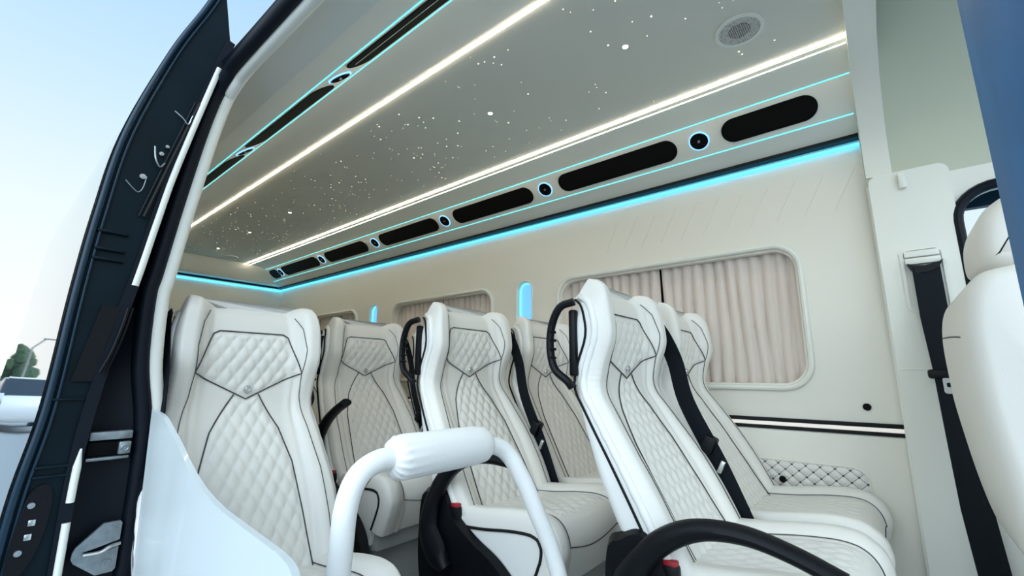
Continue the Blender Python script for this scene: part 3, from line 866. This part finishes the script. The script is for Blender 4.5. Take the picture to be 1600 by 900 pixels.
# outer lip of the jamb and the black jamb between lip and seal
lip = [(-1.50, .205, FLOOR), (-1.50, .200, -.49), (-1.52, .204, -.22), (-1.52, .206, -.11), (-1.53, .212, .03), (-1.53, .232, .20), (-1.53, .240, .265), (-1.53, .275, .467), (-1.53, .315, .689), (-1.53, .335, .83), (-1.50, .345, .91), (-1.36, .362, .945), (-1.0, .366, .947), (-.5, .366, .947), (0, .366, .947), (.06, .366, .93)]
LP = smoothpts(lip, 6)
bm = B(); loft(bm, [EP, [(a * .45 + b * .55) + Vector((-.012, 0, 0)) for a, b in zip(EP, LP)], LP], closed=False, cap=False)
bmesh.ops.solidify(bm, geom=bm.faces[:], thickness=.004)
struct('trim_19', bm, RUBBER, None, 60)
# white inner trim beside the seal
bm = B()
P2 = []
for i, p in enumerate(EP):
    f = sstep(.72, .92, p.z) if p.x > -1.47 else 0
    P2.append(p + Vector((.0, .031 - .004 * f, -.016 * f)))
tube(bm, P2, .017, 10, flat=.017); struct('trim_20', bm, TRIMW, None, 60)
# body side behind the opening and cant rail above it
bm = B()
body = [(FLOOR - .3, .20), (-.48, .20), (-.094, .20), (.16, .224), (.42, .268), (.76, .33), (.97, .352), (1.1, .375), (1.22, .43), (1.30, .52), (1.34, .75), (1.35, 1.3)]
body2 = [(FLOOR - .3, .20), (-.48, .20), (-.094, .20), (.16, .224), (.42, .268), (.76, .33), (.93, .360), (1.05, .415), (1.18, .49), (1.28, .57), (1.34, .78), (1.35, 1.3)]
loft(bm, [[(x, y, z) for z, y in b_] for x, b_ in ((-5.6, body), (-3.5, body), (-2.4, body), (-1.535, body2))], closed=False, cap=False)
loft(bm, [[(x, y, z) for z, y in ((.945, .368), (1.1, .45), (1.22, .53), (1.30, .62), (1.34, .80), (1.35, 1.3))] for x in (-1.535, -.7, .10)], closed=False, cap=False)
bmesh.ops.solidify(bm, geom=bm.faces[:], thickness=-.004)
struct('wall_outside', bm, OUTER, None, 60)
# roof skin over the whole cabin
bm = B(); box(bm, (-5.6, .6, 1.35), (.12, 2.3, 1.36)); struct('ceiling_roof', bm, OUTER)
bm = B(); box(bm, (-5.6, WALLY + .10, FLOOR - .3), (1.3, WALLY + .13, -.02)); box(bm, (-5.6, WALLY + .10, .60), (1.3, WALLY + .13, 1.36)); box(bm, (-5.6, WALLY + .10, -.02), (.2, WALLY + .13, .60)); struct('wall_outside_left', bm, PAINT)

# sliding door, slid back outside the body
DX = -1.45
outer = [(1.30, .345), (1.10, .292), (.90, .228), (.622, .163), (.40, .140), (.195, .128), (-.08, .118), (-.285, .096), (-.60, .085), (-.95, .100)]
inner = [(1.30, .43), (1.10, .400), (.906, .357), (.565, .295), (.40, .272), (.248, .253), (.05, .225), (-.171, .204), (-.437, .203), (-.95, .21)]
OP = [(p.y, p.z) for p in smoothpts([(0, y, z) for z, y in outer], 6)]
IP = [(p.y, p.z) for p in smoothpts([(0, y, z) for z, y in inner], 6)]
OP = [p for p in OP if p[1] < 1.24]; IP = [p for p in IP if p[1] < 1.02]
DL = 1.25
door = empty('door_1', (DX - .6, .2, FLOOR), kind='structure')
bm = B(); loft(bm, [[(x, y, z) for y, z in OP] for x in (DX - DL, DX - .6, DX - .012, DX)], closed=False, cap=False)
bmesh.ops.solidify(bm, geom=bm.faces[:], thickness=.006); obj('outer_skin', bm, OUTER, door, 80)
bm = B(); prism(bm, [(y + .004, z) for y, z in OP] + [(y - .008, z) for y, z in reversed(IP)], lambda u, v: (DX - .004, u, v), lambda u, v: (DX - .05, u, v)); de = obj('door_edge', bm, DARKP, door, 40)
# raised weld flange and folds along the outer edge
bm = B(); tube(bm, [(DX + .002, y + .012, z) for y, z in OP], .007, 8); tube(bm, [(DX, y + .026, z) for y, z in OP], .0035, 8); obj('door_flange', bm, PAINT, door, 80)
bm = B(); band(bm, [(DX - .02, y - .008, z) for y, z in IP], .012, .05, (0, 1, 0)); obj('inner_lining', bm, RUBBER, door, 50)
# white lining strip: upper length and lower length
def part(lo, hi): return [(DX + .004, y - .004, z) for y, z in IP if lo < z < hi]
bm = B(); tube(bm, part(.20, .94), .0050, 8, flat=.008); tag(obj('lining_strip', bm, TRIMW, door, 60), 'white upper lining strip')
bm = B(); tube(bm, [(DX + .006, y - .004, z) for y, z in IP if -.29 < z < -.15], [.002] + [.0075] * (len([1 for y, z in IP if -.29 < z < -.15]) - 1), 8); tag(obj('lining_strip', bm, TRIMW, door, 60), 'white lower lining strip')
bm = B(); tube(bm, [(DX + .006, y - .004, z) for y, z in IP if z < -.29], .0075, 8); tag(obj('lining_strip', bm, TRIMW, door, 60), 'white lower lining strip')
def bolt(bm, y, z, r=.006, x=DX + .0):
    prism(bm, circ(y, z, r, 12), lambda u, v: (x - .006, u, v), lambda u, v: (x + .005, u, v)); prism(bm, circ(y, z, r * .5, 6), lambda u, v: (x + .004, u, v), lambda u, v: (x + .008, u, v))
# contact plate low on the edge
bm = B(); prism(bm, [(p.x, p.y) for p in smoothpts([(.155, -.24, 0), (.168, -.27, 0), (.165, -.34, 0), (.150, -.40, 0), (.128, -.43, 0), (.115, -.41, 0), (.118, -.34, 0), (.130, -.26, 0)], 5, closed=True)], lambda u, v: (DX - .01, u, v), lambda u, v: (DX + .004, u, v)); cp = obj('contact_plate', bm, BLACKP, door)
bm = B(); bolt(bm, .137, -.280, .0062, DX + .004); obj('bolt', bm, CHROME, cp)
bm = B(); bolt(bm, .131, -.372, .0062, DX + .004); obj('bolt', bm, CHROME, cp)
bm = B(); box(bm, (DX, .137, -.322), (DX + .008, .149, -.309), .002); obj('contact', bm, CHROME, cp)
bm = B(); box(bm, (DX, .135, -.350), (DX + .008, .147, -.337), .002); obj('contact', bm, CHROME, cp)
# ribs, ledges and hardware on the upper edge
bm = B()
for z in (.345, .300, .275): box(bm, (DX - .01, .155, z - .004), (DX + .006, .215, z + .004), .003)
for z in (-.205, -.225, -.06): box(bm, (DX - .01, .130, z - .003), (DX + .006, .19, z + .003), .002)
obj('edge_rib', bm, DARKP, door)
def at_pix(y, z): return y, z
for y, z, r in ((.222, .508, .007), (.252, .585, .0055), (.262, .61, .0045)):
    bm = B(); bolt(bm, y, z, r, DX); obj('bolt', bm, CHROME, door)
bm = B(); tube(bm, smoothpts([(DX + .004, .190, .487), (DX + .008, .205, .470), (DX + .008, .218, .462), (DX + .006, .226, .478), (DX + .004, .230, .51)], 5), .0012, 6); obj('wire', bm, STEEL, door)
bm = B(); tube(bm, smoothpts([(DX + .004, .265, .72), (DX + .009, .285, .705), (DX + .009, .298, .693), (DX + .006, .305, .72), (DX + .004, .312, .735)], 5), .0016, 6); obj('wire', bm, CHROME, door)
bm = B(); tube(bm, smoothpts([(DX + .004, .236, .60), (DX + .012, .240, .565), (DX + .010, .252, .545), (DX + .006, .262, .56)], 5), .0022, 6); obj('latch_hook', bm, STEEL, door)
bm = B(); tube(bm, [(DX + .003, .318, .77), (DX + .006, .272, .56), (DX + .006, .238, .40)], .0040, 6); tube(bm, [(DX + .003, .308, .77), (DX + .006, .262, .56), (DX + .006, .228, .40)], .0022, 6); obj('guide_channel', bm, BLACKP, door)
bm = B(); P = [(.160, -.02), (.196, -.02), (.225, .16), (.190, .16)]
prism(bm, P, lambda u, v: (DX - .01, u, v), lambda u, v: (DX + .006, u, v)); obj('latch_cover', bm, BLACKP, door)
bm = B(); tube(bm, smoothpts([(DX + .006, .208, .0), (DX + .010, .222, .05), (DX + .010, .233, .11), (DX + .006, .240, .16)], 5), .0035, 6); tube(bm, smoothpts([(DX + .004, .216, -.01), (DX + .010, .230, .05), (DX + .010, .241, .11), (DX + .006, .248, .16)], 5), .0022, 6); obj('cable', bm, BLACKP, door)

# hardware on the body jamb
jr = empty('guide_rail', (-1.49, .26, -.20), 'grey metal door guide rail end in the black jamb', 'rail')
bm = B(); box(bm, (-1.50, .215, -.160), (-1.475, .296, -.140), .003); box(bm, (-1.50, .215, -.208), (-1.48, .296, -.200), .003); obj('rail', bm, STEEL, jr)
bm = B(); box(bm, (-1.50, .215, -.197), (-1.485, .282, -.164), .003); obj('rail_insert', bm, GLOSS, jr)
bm = B(); box(bm, (-1.495, .272, -.196), (-1.474, .296, -.166), .003); tube(bm, [(-1.473, .284 + .007 * math.cos(t), -.181 + .007 * math.sin(t)) for t in [2 * PI * k / 12 for k in range(12)]], .0018, 6, closed=True); obj('roller', bm, STEEL, jr)
sr = empty('striker_plate', (-1.48, .27, -.46), 'grey metal striker plate with two screws low on the black jamb', 'latch')
bm = B(); P = [(.222, -.405), (.226, -.395), (.270, -.352), (.300, -.352), (.304, -.357), (.304, -.395), (.262, -.404), (.240, -.408), (.248, -.416), (.270, -.418), (.304, -.410), (.304, -.458), (.299, -.464), (.268, -.464), (.226, -.428), (.221, -.418)]
prism(bm, P, lambda u, v: (-1.487, u, v), lambda u, v: (-1.478, u, v)); obj('plate', bm, STEEL, sr)
for y, z in ((.285, -.370), (.285, -.443)):
    bm = B(); bolt(bm, y, z, .010, -1.479); obj('screw', bm, STEEL, sr)
bm = B(); tube(bm, smoothpts([(-1.472, .304, -.402), (-1.466, .285, -.404), (-1.466, .268, -.412), (-1.470, .240, -.412)], 5), .0045, 8); obj('hook', bm, CHROME, sr)

# B pillar jamb at the front of the opening
bm = B(); P = [(.405, FLOOR), (.26, FLOOR), (.26, .96), (.405, .96)]
pts = [(.073, .408), (.066, .38), (.060, .30), (.060, .20), (.075, .12), (.30, .12), (.30, .43), (.085, .43)]
prism(bm, [(a, b) for a, b in pts], lambda u, v: (u, v, FLOOR - .2), lambda u, v: (u, v, 1.0)); struct('wall_pillar', bm, PAINTB, None, 40)

# white glossy panel at the rear of the step well
top = [(-1.42, .324, -.088), (-1.39, .324, -.092), (-1.315, .322, -.099), (-1.24, .320, -.120), (-1.165, .318, -.143), (-1.070, .312, -.170), (-.96, .307, -.197), (-.862, .305, -.212), (-.77, .303, -.218), (-.686, .302, -.2226), (-.62, .302, -.228), (-.588, .302, -.238), (-.573, .302, -.262), (-.567, .302, -.31), (-.560, .302, -.50)]
T = smoothpts(top, 5)
bm = B(); rings = []
for p in T:
    rings.append([(p.x + .06 * max(0, min(1, (-1.2 - p.x) / .2)) * min(1, j / 4), p.y - .012 * math.sin(PI * j / 8) * max(0, min(1, (p.x + 1.4) / .3)), p.z + (FLOOR - p.z) * j / 8) for j in range(9)])
loft(bm, rings, closed=False, cap=False)
bmesh.ops.recalc_face_normals(bm, faces=bm.faces)
bmesh.ops.solidify(bm, geom=bm.faces[:], thickness=.010)
sp = obj('step_panel', bm, BARR, None, 60); tag(sp, 'glossy white curved step panel sweeping down in front of the door-side seat', 'panel')

# grab rail with padded sleeve
gr = empty('grab_rail', (-.72, .8, FLOOR), 'white arched grab rail with a padded wrap standing at the entry step', 'grab rail')
pts = [(-.76, .452, FLOOR), (-.755, .452, -.50), (-.75, .455, -.31), (-.75, .460, -.225), (-.75, .480, -.178), (-.75, .520, -.158), (-.75, .565, -.157), (-.75, .66, -.158), (-.75, .76, -.158), (-.745, .825, -.162), (-.735, .868, -.180), (-.715, .895, -.225), (-.69, .930, -.315), (-.66, .985, -.475), (-.60, 1.06, FLOOR)]
bm = B(); tube(bm, smoothpts(pts, 8), .0205, 20); obj('rail_tube', bm, SLEEVE, gr, 80)
bm = B()
n = 24; P = []; R = []
prof = [(0, .024), (.006, .034), (.016, .040), (.030, .0425), (.08, .043), (.15, .043), (.22, .0425), (.246, .040), (.258, .033), (.264, .023)]
for d, r in prof: P.append((-.75, .545 + d * 1.03, -.158 - .0 * d)); R.append(r)
seg = 48; rr = []
for i, (p, r) in enumerate(zip(P, R)):
    ring = []
    for k in range(seg):
        th = 2 * PI * k / seg
        pl = 1 + (.09 * math.sin(th * 16 + i * .5) if i in (1, 2) else .025 * math.sin(th * 16) if i in (0, 3) else 0)
        ring.append((p[0] + r * pl * math.cos(th), p[1], p[2] + r * pl * math.sin(th)))
    rr.append(ring)
loft(bm, rr); obj('padded_sleeve', bm, SLEEVE, gr, 70)
bm = B()
for y, x in ((.452, -.76), (1.06, -.60)):
    prism(bm, circ(x, y, .045, 24), lambda u, v: (u, v, FLOOR), lambda u, v: (u, v, FLOOR + .010))
obj('foot_flange', bm, CHROME, gr)

# ------------------------------------------------------------------ outside
GZ = -1.6
bm = B(); box(bm, (-300, -150, GZ - .2), (200, 250, GZ)); tag(struct('floor_street', bm, ASPH), kind='structure')
def wheel(bm, x, y, z, r, w):
    pr = [(-w / 2, r * .6), (-w / 2, r * .92), (-w * .35, r), (w * .35, r), (w / 2, r * .92), (w / 2, r * .6)]
    loft(bm, [[(x + rr * math.cos(t), y + a, z + rr * math.sin(t)) for t in [2 * PI * k / 24 for k in range(24)]] for a, rr in pr])
def car(x, y, label):
    c = empty('car', (x, y, GZ), label, 'car')
    g = GZ
    sec = [(-2.1, .62, .45, .80), (-2.0, .80, .30, .86), (-1.2, .88, .26, .92), (0, .90, .26, .95), (1.2, .90, .26, .98), (1.95, .86, .30, 1.0), (2.1, .74, .45, .92)]
    bm = B(); loft(bm, [[(x + a, y - w, g + lo + .1), (x + a, y - w * .9, g + lo), (x + a, y + w * .9, g + lo), (x + a, y + w, g + lo + .1), (x + a, y + w, g + hi - .12), (x + a, y + w * .88, g + hi), (x + a, y - w * .88, g + hi), (x + a, y - w, g + hi - .12)] for a, w, lo, hi in sec]); obj('car_body', bm, CARW, c, 50)
    bm = B(); cab = [(-1.1, .78, .95), (-.35, .68, 1.46), (.9, .68, 1.50), (1.75, .76, .99)]
    loft(bm, [[(x + a, y - w * 1.05, g + .9), (x + a, y - w, g + hi), (x + a, y + w, g + hi), (x + a, y + w * 1.05, g + .9)] for a, w, hi in cab]); obj('car_cabin', bm, DGLASS, c, 30)
    bm = B(); box(bm, (x - .40, y - .66, g + 1.47), (x + .95, y + .66, g + 1.53), .03); obj('car_roof', bm, CARW, c)
    for a in (-1.35, 1.35):
        for s in (-.82, .82):
            bm = B(); wheel(bm, x + a, y + s, g + .33, .33, .22); obj('wheel', bm, TYRE, c)
    for s in (-.62, .62):
        bm = B(); box(bm, (x + 2.02, y + s - .15, g + .66), (x + 2.12, y + s + .15, g + .80), .02); obj('headlamp', bm, CHROME, c)
car(-24.0, -1.25, 'white car on the street mirrored in the glossy door skin')
tr = empty('tree', (-95, -3.6, GZ), 'round dark green tree mirrored at the left edge of the door', 'tree')
bm = B(); tube(bm, [(-95, -3.6, GZ), (-95.1, -3.7, .2), (-95, -3.6, 1.2)], [.22, .17, .1], 8); obj('trunk', bm, BARK, tr)
bm = B(); rnd = random.Random(3)
for k in range(26):
    r_ = bmesh.ops.create_icosphere(bm, subdivisions=2, radius=rnd.uniform(.7, 1.3)); cx, cy, cz = rnd.gauss(0, 1.2), rnd.gauss(0, 1.2), rnd.gauss(0, .8)
    for v in r_['verts']: v.co = v.co * rnd.uniform(.85, 1.15) + Vector((-95 + cx, -3.6 + cy, 1.2 + cz))
obj('foliage', bm, LEAF, tr, 30)
lr = empty('street_lamp', (-50, -2.6, GZ), 'thin street lamp mirrored in the upper left of the glossy door', 'street lamp')
bm = B(); tube(bm, [(-50, -2.6, GZ), (-50, -2.75, 2.0), (-50, -3.3, 2.7)], [.08, .06, .05], 8); obj('pole', bm, POLE, lr)
bm = B(); box(bm, (-50.15, -4.2, 2.7), (-49.85, -3.2, 2.80), .04); obj('lamp_head', bm, POLE, lr)
cr = empty('carport', (-60, -2.5, GZ), 'blue-grey carport roof mirrored low in the glossy door', 'carport')
bm = B(); box(bm, (-64, -6.0, -1.15), (-56, .05, -.55), .08); obj('roof', bm, ROOFB, cr)
for xx, yy in ((-63.5, -5.6), (-63.5, -.4), (-56.5, -5.6), (-56.5, -.4)):
    bm = B(); tube(bm, [(xx, yy, GZ), (xx, yy, -1.1)], .08, 8); obj('post', bm, POLE, cr)

# ------------------------------------------------------------------ light
w = bpy.data.worlds.new('sky'); S.world = w; w.use_nodes = True
nt = w.node_tree; N = nt.nodes.new; L = nt.links.new
bg = nt.nodes['Background']
tc = N('ShaderNodeTexCoord'); sp_ = N('ShaderNodeSeparateXYZ'); L(tc.outputs['Generated'], sp_.inputs[0])
rp = N('ShaderNodeValToRGB'); L(sp_.outputs['Z'], rp.inputs['Fac'])
els = rp.color_ramp.elements
els[0].position = 0; els[0].color = (.97, 1.0, .98, 1); els[1].position = 1; els[1].color = (.22, .45, .85, 1)
for p, c in ((.10, (.96, 1.0, 1.0)), (.26, (.85, .97, 1.0)), (.45, (.62, .84, 1.0)), (.62, (.47, .73, 1.0))):
    e = els.new(p); e.color = (*c, 1)
# bright lobe added to the sky behind the lens, to brighten the cabin
lobe_dir = Vector((.35, -.80, .50)).normalized()
dt = N('ShaderNodeVectorMath'); dt.operation = 'DOT_PRODUCT'; dt.inputs[1].default_value = lobe_dir
nrm = N('ShaderNodeVectorMath'); nrm.operation = 'NORMALIZE'; L(tc.outputs['Generated'], nrm.inputs[0]); L(nrm.outputs[0], dt.inputs[0])
mx = N('ShaderNodeMath'); mx.operation = 'MAXIMUM'; mx.inputs[1].default_value = 0; L(dt.outputs['Value'], mx.inputs[0])
pw = N('ShaderNodeMath'); pw.operation = 'POWER'; pw.inputs[1].default_value = 3; L(mx.outputs[0], pw.inputs[0])
ml = N('ShaderNodeMath'); ml.operation = 'MULTIPLY'; ml.inputs[1].default_value = 3.3; L(pw.outputs[0], ml.inputs[0])
vm_ = N('ShaderNodeVectorMath'); vm_.operation = 'SCALE'; vm_.inputs[0].default_value = (.85, 1.0, 1.11); L(ml.outputs[0], vm_.inputs['Scale'])
ad = N('ShaderNodeVectorMath'); ad.operation = 'ADD'; L(rp.outputs['Color'], ad.inputs[0]); L(vm_.outputs[0], ad.inputs[1])
L(ad.outputs[0], bg.inputs['Color']); bg.inputs['Strength'].default_value = 1.0

S.view_settings.view_transform = 'Standard'; S.view_settings.look = 'None'
S.view_settings.exposure = .04; S.view_settings.gamma = 1; S.view_settings.use_curve_mapping = False

# lift everything so that the street is z = 0
for o in list(S.objects):
    if o.parent is None: o.location.z += LIFT
